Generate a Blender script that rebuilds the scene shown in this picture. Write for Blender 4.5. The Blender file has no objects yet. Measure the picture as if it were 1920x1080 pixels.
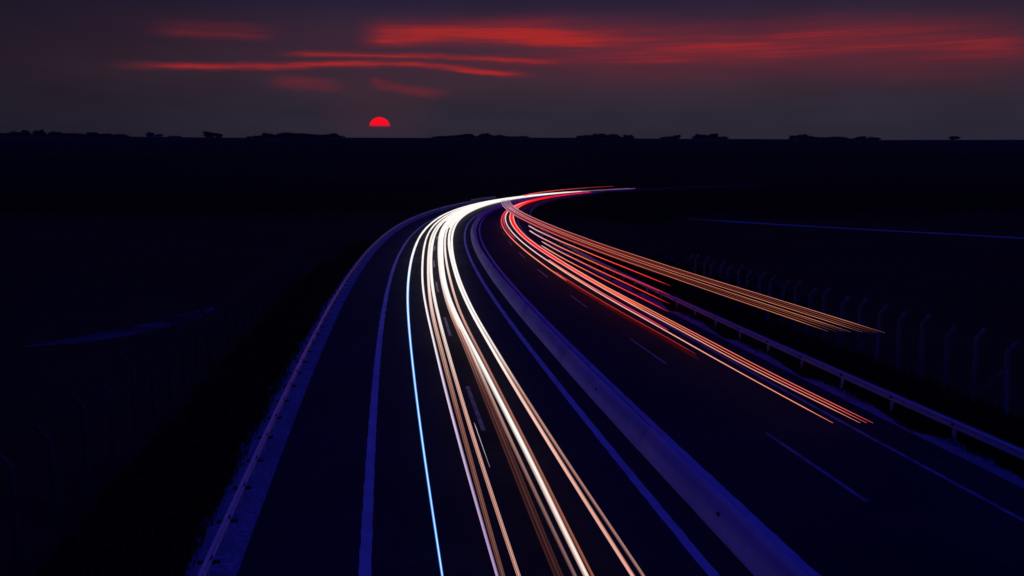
import bpy, bmesh, math, random
import numpy as np
from mathutils import Vector, Matrix

# ------------------------------------------------------------------ camera
F, YH, CAM_H = 1650.0, 326.0, 9.6           # focal length and road horizon in 1920 px, eye height in m
PITCH = math.atan2(540 - YH, F)
scene = bpy.context.scene
C = scene.collection
cam_data = bpy.data.cameras.new('camera')
cam = bpy.data.objects.new('camera', cam_data)
C.objects.link(cam)
cam.location = (0, 0, CAM_H)
cam.rotation_euler = (math.pi / 2 - PITCH, 0, 0)
cam_data.sensor_width = 36
cam_data.lens = 36 * F / 1920
cam_data.clip_start = 0.1
cam_data.clip_end = 30000
scene.camera = cam
scene.view_settings.view_transform = 'Standard'
scene.view_settings.look = 'None'
scene.view_settings.exposure = 0
scene.view_settings.gamma = 1
scene.cycles.use_denoising = True
scene.cycles.max_bounces = 3
scene.cycles.diffuse_bounces = 1
scene.cycles.glossy_bounces = 1
scene.cycles.sample_clamp_indirect = 3


def ray(u, v):
    """world direction of a photograph pixel"""
    x, y, z = u - 960, -(v - 540), F
    return Vector((x, z * math.cos(PITCH) + y * math.sin(PITCH),
                   -z * math.sin(PITCH) + y * math.cos(PITCH))).normalized()


def azel(u, v):
    d = ray(u, v)
    return math.degrees(math.atan2(d.x, d.y)), math.degrees(math.asin(d.z))


SUN_AZ, SUN_EL = azel(712, 238.5)

# ------------------------------------------------------------------ world
world = bpy.data.worlds.new('World')
scene.world = world
world.use_nodes = True
world.cycles.sampling_method = 'MANUAL'
world.cycles.sample_map_resolution = 256
nt = world.node_tree
nt.nodes.clear()


class N:
    """tiny expression helper over shader math nodes"""
    tree = nt

    def __init__(self, s): self.s = s

    @staticmethod
    def op(o, *a, clamp=False):
        n = N.tree.nodes.new('ShaderNodeMath')
        n.operation = o
        n.use_clamp = clamp
        for i, x in enumerate(a):
            if isinstance(x, N):
                N.tree.links.new(x.s, n.inputs[i])
            else:
                n.inputs[i].default_value = x
        return N(n.outputs[0])

    def __add__(s, o): return N.op('ADD', s, o)
    def __radd__(s, o): return N.op('ADD', s, o)
    def __sub__(s, o): return N.op('SUBTRACT', s, o)
    def __rsub__(s, o): return N.op('SUBTRACT', o, s)
    def __mul__(s, o): return N.op('MULTIPLY', s, o)
    def __rmul__(s, o): return N.op('MULTIPLY', s, o)
    def __truediv__(s, o): return N.op('DIVIDE', s, o)


def smooth(x, a, b):
    n = N.tree.nodes.new('ShaderNodeMapRange')
    n.interpolation_type = 'SMOOTHSTEP'
    N.tree.links.new(x.s, n.inputs[0])
    n.inputs[1].default_value = a
    n.inputs[2].default_value = b
    return N(n.outputs[0])


def mixcol(kind, fac, a, b, tree=None):
    t = tree or N.tree
    n = t.nodes.new('ShaderNodeMix')
    n.data_type = 'RGBA'
    n.blend_type = kind
    for sock, val in ((n.inputs[0], fac), (n.inputs[6], a), (n.inputs[7], b)):
        if isinstance(val, N): t.links.new(val.s, sock)
        elif isinstance(val, bpy.types.NodeSocket): t.links.new(val, sock)
        elif isinstance(val, (int, float)): sock.default_value = val
        else: sock.default_value = (*val, 1)
    return n.outputs[2]


def ramp(tree, fac, stops, interp='LINEAR'):
    n = tree.nodes.new('ShaderNodeValToRGB')
    n.color_ramp.interpolation = interp
    e = n.color_ramp.elements
    e[0].position, e[0].color = stops[0][0], (*stops[0][1], 1)
    e[1].position, e[1].color = stops[-1][0], (*stops[-1][1], 1)
    for p, c in stops[1:-1]:
        x = e.new(p)
        x.color = (*c, 1)
    tree.links.new(fac, n.inputs[0])
    return n.outputs[0]


tc = nt.nodes.new('ShaderNodeTexCoord')
sep = nt.nodes.new('ShaderNodeSeparateXYZ')
nt.links.new(tc.outputs['Generated'], sep.inputs[0])
dx, dy, dz = (N(sep.outputs[i]) for i in range(3))
AZ = N.op('ARCTAN2', dx, dy) * 57.29578
EL = N.op('ARCSINE', dz) * 57.29578


def sky_noise(sx, sy, detail, seed, rough=0.55):
    cx = nt.nodes.new('ShaderNodeCombineXYZ')
    nt.links.new((AZ * sx).s, cx.inputs[0])
    nt.links.new((EL * sy).s, cx.inputs[1])
    cx.inputs[2].default_value = seed
    n = nt.nodes.new('ShaderNodeTexNoise')
    nt.links.new(cx.outputs[0], n.inputs['Vector'])
    n.inputs['Scale'].default_value = 1
    n.inputs['Detail'].default_value = detail
    n.inputs['Roughness'].default_value = rough
    return N(n.outputs[0])


warp_a = sky_noise(0.22, 0.7, 2, 1.7) - 0.5
warp_b = sky_noise(0.6, 2.4, 2, 5.1) - 0.5
wisp = sky_noise(0.11, 2.2, 3, 9.3, 0.55)
mottle = sky_noise(0.16, 0.55, 2, 3.3)
ELW = EL + warp_a * 0.34 + warp_b * 0.20

# streaks of red cloud: polyline in photograph pixels, half thickness up / down (px), strength, end fade (deg)
STREAKS = [
    ([(668, 74), (780, 72), (900, 70), (1010, 73), (1160, 78)], 24, 11, 1.12, (2.2, 7.0)),
    ([(900, 68), (1150, 76), (1400, 84), (1600, 72), (1760, 76), (2050, 100)], 30, 24, 0.60, 6.0),
    ([(270, 57), (400, 61), (530, 68)], 13, 8, 0.42, 2.4),
    ([(520, 101), (640, 103), (800, 105), (980, 114), (1060, 117)], 5, 4, 0.90, (2.0, 4.0)),
    ([(210, 122), (400, 125), (560, 124), (720, 120), (830, 126), (900, 135), (1010, 140)], 6, 5, 1.0, (5.0, 3.0)),
    ([(500, 152), (570, 156), (650, 165)], 10, 9, 0.42, 1.3),
    ([(690, 153), (730, 162), (800, 172), (850, 172)], 7, 9, 0.46, (0.5, 1.8)),
    ([(840, 112), (1000, 115), (1150, 112), (1320, 116)], 9, 10, 0.26, 3.0),
    ([(960, 104), (1250, 118), (1500, 106), (1750, 118), (2000, 126)], 34, 30, 0.26, 7.0),
]
total = None
for pts, tu, td, amp, fade in STREAKS:
    ae = [azel(*p) for p in pts]
    fc = nt.nodes.new('ShaderNodeFloatCurve')
    a0, a1 = ae[0][0], ae[-1][0]
    t = (AZ - a0) * (1.0 / (a1 - a0))
    nt.links.new(t.s, fc.inputs['Value'])
    cu = fc.mapping.curves[0]
    e0 = min(e for _, e in ae) - 0.5
    e1 = max(e for _, e in ae) + 0.5
    nrm = [((a - a0) / (a1 - a0), (e - e0) / (e1 - e0)) for a, e in ae]
    cu.points[0].location = nrm[0]
    cu.points[1].location = nrm[-1]
    for p in nrm[1:-1]:
        cu.points.new(*p)
    fc.mapping.update()
    mid = N(fc.outputs[0]) * (e1 - e0) + e0
    d = ELW - mid
    up = smooth(N.op('ABSOLUTE', d), math.degrees(tu / F) * 1.9, 0.0)
    dn = smooth(N.op('ABSOLUTE', d), math.degrees(td / F) * 1.9, 0.0)
    side = N.op('GREATER_THAN', d, 0.0)
    prof = up * side + dn * (1.0 - side)
    fl_, fr_ = fade if isinstance(fade, tuple) else (fade, fade)
    win = smooth(AZ, a0 - fl_ * 0.2, a0 + fl_) * smooth(AZ, a1 + fr_ * 0.2, a1 - fr_)
    g = prof * win * amp
    total = g if total is None else total + g
wispy = 0.62 + smooth(wisp, 0.28, 0.72) * 0.50
fine = sky_noise(0.16, 6.5, 3, 2.2, 0.6)
cloud = total * wispy * (0.84 + smooth(fine, 0.30, 0.66) * 0.26)
glow_red = smooth(N.op('ABSOLUTE', AZ - 6.0), 42.0, 0.0) * smooth(N.op('ABSOLUTE', EL - 7.9), 4.2, 0.0)

elfac = N.op('MULTIPLY', EL, 1.0 / 90.0, clamp=True)
base = ramp(nt, elfac.s, [
    (0.000, (0.0200, 0.0175, 0.0305)),
    (0.034, (0.0255, 0.0218, 0.0335)),
    (0.065, (0.0315, 0.0200, 0.0325)),
    (0.100, (0.0205, 0.0155, 0.0320)),
    (0.122, (0.0105, 0.0125, 0.0340)),
    (0.200, (0.0085, 0.0105, 0.0800)),
    (0.450, (0.0055, 0.0065, 0.1700)),
    (1.000, (0.0040, 0.0050, 0.2000))])
left_dim = 0.56 + 0.44 * smooth(AZ, -34.0, -6.0)
tone = left_dim * (0.80 + mottle * 0.40)
cmb = nt.nodes.new('ShaderNodeCombineXYZ')
for i in range(3): nt.links.new(tone.s, cmb.inputs[i])
base = mixcol('MULTIPLY', 1.0, base, cmb.outputs[0])
# the deep blue of the upper twilight sky
nish = nt.nodes.new('ShaderNodeTexSky')
nish.sky_type = 'NISHITA'
nish.sun_disc = False
nish.sun_elevation = math.radians(SUN_EL)
nish.sun_rotation = math.radians(SUN_AZ)
nish.air_density = 1.0
nish.dust_density = 0.4
nish.ozone_density = 6.0
blue = mixcol('MULTIPLY', 1.0, nish.outputs[0], (0.0018, 0.0016, 0.105))
upper = smooth(EL, 9.0, 45.0)
base = mixcol('ADD', upper, base, blue)
red = mixcol('MIX', smooth(cloud, 0.25, 1.0), (0.20, 0.018, 0.026), (0.37, 0.022, 0.021))
sky = mixcol('ADD', glow_red * 0.11, base, (0.30, 0.045, 0.07))
sunglow = N.op('ADD', N.op('POWER', AZ - SUN_AZ, 2.0) * 0.35, N.op('POWER', EL - (SUN_EL + 0.9), 2.0))
sky = mixcol('ADD', smooth(sunglow, 7.0, 0.0) * 0.030, sky, (0.40, 0.03, 0.05))
sky = mixcol('MIX', N.op('MULTIPLY', cloud, 0.95, clamp=True), sky, red)
bg = nt.nodes.new('ShaderNodeBackground')
bg.inputs[1].default_value = 1.0
nt.links.new(sky, bg.inputs[0])
out = nt.nodes.new('ShaderNodeOutputWorld')
nt.links.new(bg.outputs[0], out.inputs[0])

# ------------------------------------------------------------------ sun lamp (almost gone, deep red)
sl = bpy.data.lights.new('sun_lamp', 'SUN')
sl.energy = 0.03
sl.angle = math.radians(1.0)
sl.color = (1.0, 0.22, 0.12)
slo = bpy.data.objects.new('sun_lamp', sl)
C.objects.link(slo)
_d = ray(712, 232)
slo.rotation_euler = (-_d).to_track_quat('-Z', 'Y').to_euler()

# ------------------------------------------------------------------ materials
MATS = {}


def new_mat(name):
    m = bpy.data.materials.new(name)
    m.use_nodes = True
    m.node_tree.nodes.clear()
    MATS[name] = m
    return m, m.node_tree


def surface(name, c1, c2, scale=4.0, rough=0.85, bump=0.3, bscale=60.0, metallic=0.0, stretch=(1, 1, 1), c3=None, s3=0.3, spec=0.3, lo=.35, hi=.65):
    m, t = new_mat(name)
    tcn = t.nodes.new('ShaderNodeTexCoord')
    mp = t.nodes.new('ShaderNodeMapping')
    mp.inputs['Scale'].default_value = stretch
    t.links.new(tcn.outputs['Object'], mp.inputs[0])
    n1 = t.nodes.new('ShaderNodeTexNoise')
    n1.inputs['Scale'].default_value = scale
    n1.inputs['Detail'].default_value = 5
    n1.inputs['Roughness'].default_value = 0.65
    t.links.new(mp.outputs[0], n1.inputs['Vector'])
    col = ramp(t, n1.outputs[0], [(lo, c1), (hi, c2)])
    if c3:
        n3 = t.nodes.new('ShaderNodeTexNoise')
        n3.inputs['Scale'].default_value = s3
        n3.inputs['Detail'].default_value = 5
        t.links.new(mp.outputs[0], n3.inputs['Vector'])
        k = ramp(t, n3.outputs[0], [(0.45, (0, 0, 0)), (0.62, (1, 1, 1))])
        col = mixcol('MIX', k, col, c3, t)
    n2 = t.nodes.new('ShaderNodeTexNoise')
    n2.inputs['Scale'].default_value = bscale
    n2.inputs['Detail'].default_value = 2
    t.links.new(tcn.outputs['Object'], n2.inputs['Vector'])
    b = t.nodes.new('ShaderNodeBump')
    b.inputs['Strength'].default_value = bump
    b.inputs['Distance'].default_value = 0.02
    t.links.new(n2.outputs[0], b.inputs['Height'])
    p = t.nodes.new('ShaderNodeBsdfPrincipled')
    p.inputs['Roughness'].default_value = rough
    p.inputs['Metallic'].default_value = metallic
    p.inputs['Specular IOR Level'].default_value = spec
    t.links.new(col, p.inputs['Base Color'])
    t.links.new(b.outputs[0], p.inputs['Normal'])
    o = t.nodes.new('ShaderNodeOutputMaterial')
    t.links.new(p.outputs[0], o.inputs[0])
    return m


surface('asphalt', (0.030, 0.030, 0.033), (0.050, 0.049, 0.050), 2.5, 0.9, 0.5, 90, c3=(0.026, 0.026, 0.028), s3=0.15, spec=0.15)
surface('road_paint', (0.58, 0.58, 0.60), (0.76, 0.76, 0.76), 9.0, 0.8, 0.3, 80, c3=(0.56, 0.56, 0.57), s3=0.7, spec=0.2)
surface('worn_paint', (0.34, 0.34, 0.36), (0.52, 0.52, 0.53), 9.0, 0.8, 0.3, 80, c3=(0.24, 0.24, 0.25), s3=1.6, spec=0.2)
surface('barrier_concrete', (0.80, 0.67, 0.66), (0.88, 0.75, 0.73), 2.2, 0.85, 0.2, 30, c3=(0.74, 0.62, 0.61), s3=0.35, spec=0.2)
surface('concrete', (0.10, 0.10, 0.10), (0.24, 0.24, 0.24), 3.0, 0.9, 0.4, 40, spec=0.2)
surface('gravel', (0.24, 0.23, 0.23), (0.62, 0.60, 0.60), 7.0, 0.95, 1.0, 35, c3=(0.33, 0.31, 0.31), s3=0.9, spec=0.15)
surface('dirt_track', (0.10, 0.085, 0.085), (0.21, 0.19, 0.19), 1.2, 0.95, 0.5, 20, c3=(0.04, 0.032, 0.030), s3=0.3, spec=0.1)
surface('galvanised_steel', (0.60, 0.61, 0.63), (0.74, 0.75, 0.77), 6.0, 0.45, 0.08, 30, metallic=0.05, spec=0.4)
surface('polished_steel', (0.60, 0.60, 0.63), (0.78, 0.78, 0.80), 6.0, 0.35, 0.10, 20, metallic=0.35, spec=0.5)
surface('pale_gravel', (0.42, 0.38, 0.34), (0.58, 0.52, 0.47), 0.5, 0.95, 0.5, 20, spec=0.1)
surface('weathered_concrete', (0.035, 0.035, 0.038), (0.085, 0.085, 0.09), 1.0, 0.95, 0.4, 40, spec=0.1)
surface('dark_steel', (0.10, 0.10, 0.11), (0.18, 0.18, 0.18), 6.0, 0.6, 0.1, 30, metallic=0.5)
surface('rusty_wire', (0.03, 0.025, 0.02), (0.05, 0.04, 0.035), 6.0, 0.8, 0.1, 30, metallic=0.2)
surface('iron_grate', (0.012, 0.012, 0.012), (0.03, 0.03, 0.03), 6.0, 0.7, 0.1, 30, metallic=0.3)
surface('grass_blades', (0.030, 0.032, 0.014), (0.075, 0.065, 0.032), 3.0, 0.9, 0.0, 30, spec=0.1)
surface('leaves', (0.012, 0.020, 0.010), (0.030, 0.042, 0.020), 1.0, 0.9, 0.0, 30, spec=0.1)
surface('bark', (0.03, 0.025, 0.02), (0.06, 0.05, 0.04), 3.0, 0.95, 0.3, 20, spec=0.1)
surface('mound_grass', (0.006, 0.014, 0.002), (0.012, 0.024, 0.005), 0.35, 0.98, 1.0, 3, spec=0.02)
surface('barn_wall', (0.25, 0.25, 0.25), (0.36, 0.35, 0.34), 0.3, 0.9, 0.1, 3)
surface('barn_roof', (0.10, 0.09, 0.09), (0.16, 0.15, 0.15), 0.3, 0.8, 0.1, 3)


def field_material():
    m, t = new_mat('fields')
    geo = t.nodes.new('ShaderNodeNewGeometry')
    mp = t.nodes.new('ShaderNodeMapping')
    mp.inputs['Rotation'].default_value = (0, 0, 0.16)
    mp.inputs['Scale'].default_value = (0.0022, 0.0060, 0.0)
    t.links.new(geo.outputs['Position'], mp.inputs[0])
    v = t.nodes.new('ShaderNodeTexVoronoi')
    v.inputs['Scale'].default_value = 1.0
    t.links.new(mp.outputs[0], v.inputs['Vector'])
    bw = t.nodes.new('ShaderNodeSeparateColor')
    t.links.new(v.outputs['Color'], bw.inputs[0])
    strip = ramp(t, bw.outputs[0], [(0.0, (.62, .62, .62)), (0.3, (.9, .86, .8)), (0.55, (.7, .78, .66)), (0.8, (1, .96, .95)), (1.0, (.72, .74, .7))])
    n = t.nodes.new('ShaderNodeTexNoise')
    n.inputs['Scale'].default_value = 0.06
    n.inputs['Detail'].default_value = 9
    n.inputs['Roughness'].default_value = 0.62
    t.links.new(geo.outputs['Position'], n.inputs['Vector'])
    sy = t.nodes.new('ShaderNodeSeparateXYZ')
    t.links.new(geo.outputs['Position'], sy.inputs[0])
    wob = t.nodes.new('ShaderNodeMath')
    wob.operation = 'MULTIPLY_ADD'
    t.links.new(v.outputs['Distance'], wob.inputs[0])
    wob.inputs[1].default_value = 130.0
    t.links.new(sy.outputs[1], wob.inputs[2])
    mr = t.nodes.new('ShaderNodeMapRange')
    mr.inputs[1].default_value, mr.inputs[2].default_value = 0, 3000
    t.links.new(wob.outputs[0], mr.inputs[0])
    crop_haze = ramp(t, mr.outputs[0], [(0.0, (.18, .10, .036)), (0.085, (.15, .085, .032)), (0.115, (.012, .018, .005)), (0.55, (.014, .026, .006)), (0.70, (.05, .07, .022)), (0.85, (.12, .16, .07))])  # field colours by distance; paler far stops are haze painted into the colour
    strip = mixcol('MULTIPLY', 1.0, strip, crop_haze, t)
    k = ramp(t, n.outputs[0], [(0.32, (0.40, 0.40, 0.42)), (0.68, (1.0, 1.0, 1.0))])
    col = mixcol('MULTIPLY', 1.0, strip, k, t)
    n2 = t.nodes.new('ShaderNodeTexNoise')
    n2.inputs['Scale'].default_value = 2.2
    n2.inputs['Detail'].default_value = 6
    t.links.new(geo.outputs['Position'], n2.inputs['Vector'])
    b = t.nodes.new('ShaderNodeBump')
    b.inputs['Strength'].default_value = 0.8
    b.inputs['Distance'].default_value = 0.25
    t.links.new(n2.outputs[0], b.inputs['Height'])
    p = t.nodes.new('ShaderNodeBsdfPrincipled')
    p.inputs['Roughness'].default_value = 1.0
    p.inputs['Specular IOR Level'].default_value = 0.02
    t.links.new(col, p.inputs['Base Color'])
    t.links.new(b.outputs[0], p.inputs['Normal'])
    o = t.nodes.new('ShaderNodeOutputMaterial')
    t.links.new(p.outputs[0], o.inputs[0])


field_material()


def trail_material():
    m, t = new_mat('lamp_light')
    a = t.nodes.new('ShaderNodeAttribute')
    a.attribute_name = 'glow'
    e = t.nodes.new('ShaderNodeEmission')
    e.inputs[1].default_value = 1.0
    t.links.new(a.outputs['Color'], e.inputs[0])
    o = t.nodes.new('ShaderNodeOutputMaterial')
    t.links.new(e.outputs[0], o.inputs[0])


trail_material()


def sun_material():
    m, t = new_mat('sun_surface')
    tcn = t.nodes.new('ShaderNodeTexCoord')
    sp = t.nodes.new('ShaderNodeSeparateXYZ')
    t.links.new(tcn.outputs['Object'], sp.inputs[0])
    mr = t.nodes.new('ShaderNodeMapRange')
    mr.interpolation_type = 'SMOOTHSTEP'
    mr.inputs[1].default_value = 0.02
    mr.inputs[2].default_value = 0.42
    t.links.new(sp.outputs[2], mr.inputs[0])
    e = t.nodes.new('ShaderNodeEmission')
    e.inputs[0].default_value = (1.0, 0.004, 0.018, 1)
    e.inputs[1].default_value = 1.0
    tr = t.nodes.new('ShaderNodeBsdfTransparent')
    mx = t.nodes.new('ShaderNodeMixShader')
    t.links.new(mr.outputs[0], mx.inputs[0])
    t.links.new(tr.outputs[0], mx.inputs[1])
    t.links.new(e.outputs[0], mx.inputs[2])
    o = t.nodes.new('ShaderNodeOutputMaterial')
    t.links.new(mx.outputs[0], o.inputs[0])


sun_material()

# ------------------------------------------------------------------ helpers


def mesh_obj(name, verts, faces, mat, parent=None, smooth_shade=False):
    me = bpy.data.meshes.new(name)
    me.from_pydata([tuple(v) for v in verts], [], faces)
    me.update()
    if smooth_shade:
        me.polygons.foreach_set('use_smooth', [True] * len(me.polygons))
    me.materials.append(MATS[mat])
    o = bpy.data.objects.new(name, me)
    C.objects.link(o)
    if parent: o.parent = parent
    return o


def tag(o, label=None, cat=None, group=None, kind=None):
    if label: o['label'] = label
    if cat: o['category'] = cat
    if group: o['group'] = group
    if kind: o['kind'] = kind
    return o


def empty(name, loc=(0, 0, 0), rz=0):
    o = bpy.data.objects.new(name, None)
    C.objects.link(o)
    o.location = loc
    o.rotation_euler = (0, 0, rz)
    return o


# ------------------------------------------------------------------ the road's centre curve
K_S = np.array([0, 25, 50, 75, 100, 130, 160, 200, 250, 320, 420, 560, 700, 900.])
K_C = np.array([.00055, .00055, .00072, .00081, .00093, .00108, .00117, .00122, .0013, .00131, .00118, .00104, .0009, .00076])
_S = np.arange(0, 960, 0.5)
_h = -0.15273856 + np.cumsum(np.interp(_S, K_S, K_C)) * 0.5
_X = 8.19118585 + np.cumsum(np.sin(_h)) * 0.5
_Y = 8 + np.cumsum(np.cos(_h)) * 0.5
_Sb = np.arange(-90, 0, 0.5)
_S = np.r_[_Sb, _S]
_X = np.r_[_X[0] + _Sb * math.sin(_h[0]), _X]
_Y = np.r_[_Y[0] + _Sb * math.cos(_h[0]), _Y]
_h = np.r_[np.full(len(_Sb), _h[0]), _h]


def at(s, o, z=0.0):
    """point s metres along the road, o metres to the right of its centre"""
    x, y, h = np.interp(s, _S, _X), np.interp(s, _S, _Y), np.interp(s, _S, _h)
    return (x + o * math.cos(h), y - o * math.sin(h), z)


def heading(s):
    return -float(np.interp(s, _S, _h))


def stations(s0, s1, near=2.0, far=10.0):
    out, s = [], s0
    while s < s1:
        out.append(s)
        s += min(far, max(near, near + (s - 40) * 0.02))
    out.append(s1)
    return out


def ribbon(name, s0, s1, o0, o1, z, mat, parent=None, near=2.0, jag=None):
    ss = stations(s0, s1, near)
    v, f = [], []
    for i, s in enumerate(ss):
        a, b = o0, o1
        if jag: a, b = a + jag(s, 0), b + jag(s, 1)
        v += [at(s, a, z), at(s, b, z)]
        if i: f.append((2 * i - 2, 2 * i - 1, 2 * i + 1, 2 * i))
    return mesh_obj(name, v, f, mat, parent)


def sweep(name, s0, s1, profile, mat, parent=None, near=2.0, closed=True, smooth_shade=False):
    """profile: list of (offset, z)"""
    ss = stations(s0, s1, near)
    n = len(profile)
    v, f = [], []
    for i, s in enumerate(ss):
        v += [at(s, o, z) for o, z in profile]
        if i:
            for k in range(n if closed else n - 1):
                a, b = (i - 1) * n + k, (i - 1) * n + (k + 1) % n
                f.append((a, a + n, b + n, b))
    if closed:
        f.append(tuple(range(n)))
        f.append(tuple(reversed(range(len(v) - n, len(v)))))
    return mesh_obj(name, v, f, mat, parent, smooth_shade)


def box(verts, faces, cx, cy, cz, sx, sy, sz):
    b = len(verts)
    for k in range(8):
        verts.append((cx + (k & 1 or -1) * sx / 2 if (k & 1) else cx - sx / 2,
                      cy + sy / 2 if (k & 2) else cy - sy / 2,
                      cz + sz / 2 if (k & 4) else cz - sz / 2))
    for q in ((0, 2, 3, 1), (4, 5, 7, 6), (0, 1, 5, 4), (2, 6, 7, 3), (0, 4, 6, 2), (1, 3, 7, 5)):
        faces.append(tuple(b + i for i in q))


def noise1(s, seed):
    return (math.sin(s * 0.71 + seed * 3.1) + math.sin(s * 1.93 + seed * 1.7) * 0.6 + math.sin(s * 4.7 + seed) * 0.45 + math.sin(s * 0.23 + seed * 5) * 0.8) / 2.85


# ------------------------------------------------------------------ ground


def ground_h(x, y):
    z = 0.0
    if y > 840:
        t = min((y - 840) / 1760.0, 1.25)
        yy = max(y, 1)
        crest = (CAM_H + (63 - 3.2 * max(-1.3, min(1.3, x / yy * F / 960))) / F * 2600)
        z = crest * t * t * (3 - 2 * t) if t < 1 else crest * (1 - 0.5 * (t - 1))
        z += 1.2 * math.sin(x * 0.004 + 1) * min(t, 1) + 0.7 * math.sin(x * 0.011) * min(t, 1)
    return z


xs = sorted(set([0] + [s * v for s in (-1, 1) for v in (15, 30, 50, 75, 105, 140, 180, 230, 290, 360, 440, 540, 660, 800, 960, 1150, 1380, 1650, 2000, 2400, 2900, 3500, 4500)]))
ys = [-400, -200, -100, -50, 0, 30, 60, 90, 120, 160, 200, 250, 300, 360, 430, 510, 600, 700, 780, 840, 900, 980, 1060, 1150, 1250, 1350, 1450, 1560, 1680, 1800, 1920, 2040, 2160, 2280, 2400, 2500, 2600, 2720, 2900, 3200, 3800]
V = [(x, y, ground_h(x, y) - 0.05) for y in ys for x in xs]
nx = len(xs)
Fc = [(j * nx + i, j * nx + i + 1, (j + 1) * nx + i + 1, (j + 1) * nx + i) for j in range(len(ys) - 1) for i in range(nx - 1)]
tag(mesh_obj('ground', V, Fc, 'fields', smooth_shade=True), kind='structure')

# grassy mound
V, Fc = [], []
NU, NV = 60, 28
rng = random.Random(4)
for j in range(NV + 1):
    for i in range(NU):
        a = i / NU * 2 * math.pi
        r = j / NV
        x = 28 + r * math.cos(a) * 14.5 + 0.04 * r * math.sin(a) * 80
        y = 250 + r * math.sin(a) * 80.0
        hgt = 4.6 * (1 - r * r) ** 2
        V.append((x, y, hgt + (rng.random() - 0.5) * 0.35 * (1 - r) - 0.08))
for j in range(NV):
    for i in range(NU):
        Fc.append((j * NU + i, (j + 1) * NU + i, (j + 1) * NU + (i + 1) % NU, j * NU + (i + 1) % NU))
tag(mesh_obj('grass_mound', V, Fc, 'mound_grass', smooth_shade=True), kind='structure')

# ------------------------------------------------------------------ road, markings, gutter
END = 800
O_L0, O_L1, O_LD, O_L3, O_GL, O_GR, O_R1, O_RD, O_R3, O_R4 = -12.86, -9.81, -5.65, -1.49, -0.52, 0.70, 0.895, 4.72, 8.33, 10.15
road_l = tag(ribbon('oncoming_carriageway', -80, END, O_L0, -0.22, 0.0, 'asphalt'), kind='structure')
road_r = tag(ribbon('outbound_carriageway', -80, END, -0.22, O_R4, 0.0, 'asphalt'), kind='structure')


def edge_line(parent, o, w, mat='road_paint', s1=500):
    j = lambda s, k: 0.012 * math.sin(s * 5.3 + k * 2 + o) + 0.008 * math.sin(s * 13.1 + o)
    return ribbon('edge_line', -40, s1, o - w / 2, o + w / 2, 0.004, mat, parent, near=0.6, jag=j)


edge_line(road_l, O_L1, 0.30)
edge_line(road_l, O_L3, 0.28)
edge_line(road_r, O_R1 + 0.02, 0.26)
edge_line(road_r, O_R3, 0.17, 'worn_paint')


def s_of_y(y):
    return float(np.interp(y, _Y, _S))


for parent, off, y0, per, ln, w in ((road_l, O_LD, 33.0, 19.6, 7.0, 0.17), (road_r, O_RD + 0.06, 24.3, 19.15, 7.0, 0.15)):
    k = -2
    while True:
        a = s_of_y(y0) + k * per
        k += 1
        if a > 420: break
        ribbon('lane_dash', a, a + ln, off - w / 2, off + w / 2, 0.004, 'worn_paint', parent, near=1.0)

# concrete median barrier with sloping sides, cast in long lengths
O_B = -0.08
BARRIER = [(-.46, -.05), (-.46, .04), (-.40, .10), (-.26, .42), (-.14, .66), (-.08, .74), (0, .77), (.08, .74), (.14, .66), (.26, .42), (.40, .10), (.46, .04), (.46, -.05)]
barrier = tag(empty('median_barrier', at(0, O_B)), 'long concrete barrier with sloping sides between the two carriageways', 'barrier')
bbase = Vector(at(0, O_B))
slot_me = None
seg = 14.2
k = -4
while True:
    a = s_of_y(23.0) + seg * k - seg / 2
    k += 1
    if a > 520: break
    jog = 0.008 * math.sin(k * 2.3)
    o = sweep('barrier_length', a + 0.012, a + seg - 0.012, [(O_B + jog + p, z + 0.004 * math.sin(k * 1.7)) for p, z in BARRIER], 'barrier_concrete', barrier, near=2.4, smooth_shade=True)
    o.matrix_parent_inverse = Matrix.Translation(-bbase)
    if a < 220:
        if slot_me is None:
            v, f = [], []
            box(v, f, 0, 0, 0, 0.05, 0.16, 0.08)
            sl_ = mesh_obj('drain_slot', v, f, 'iron_grate', o)
            slot_me = sl_.data
        else:
            sl_ = bpy.data.objects.new('drain_slot', slot_me)
            C.objects.link(sl_)
            sl_.parent = o
        s_ = a + seg / 2
        sl_.location = at(s_, O_B + jog - 0.265, 0.42)
        sl_.rotation_euler = (0, 0.43, heading(s_))

# gravel verges with ragged grass edges
vl = lambda s, k: (0.0 if k else 0.28 * noise1(s, 2.0) + 0.10 * noise1(s * 4, 8))
tag(ribbon('left_verge', -60, 330, -14.35, O_L0, -0.012, 'gravel', near=0.5, jag=vl), kind='structure')
def vr(s, k):
    p = (s * 0.118 + 0.35 * math.sin(s * 0.07)) % 1.0
    return (-0.92 + 1.0 * min(1, p * 1.5) * (1 if p < .86 else (1 - p) / .14) + 0.08 * noise1(s * 5, 3)) if k else 0.0


tag(ribbon('right_verge', -60, 200, O_R4, 11.15, -0.012, 'gravel', near=0.35, jag=vr), kind='structure')


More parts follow.
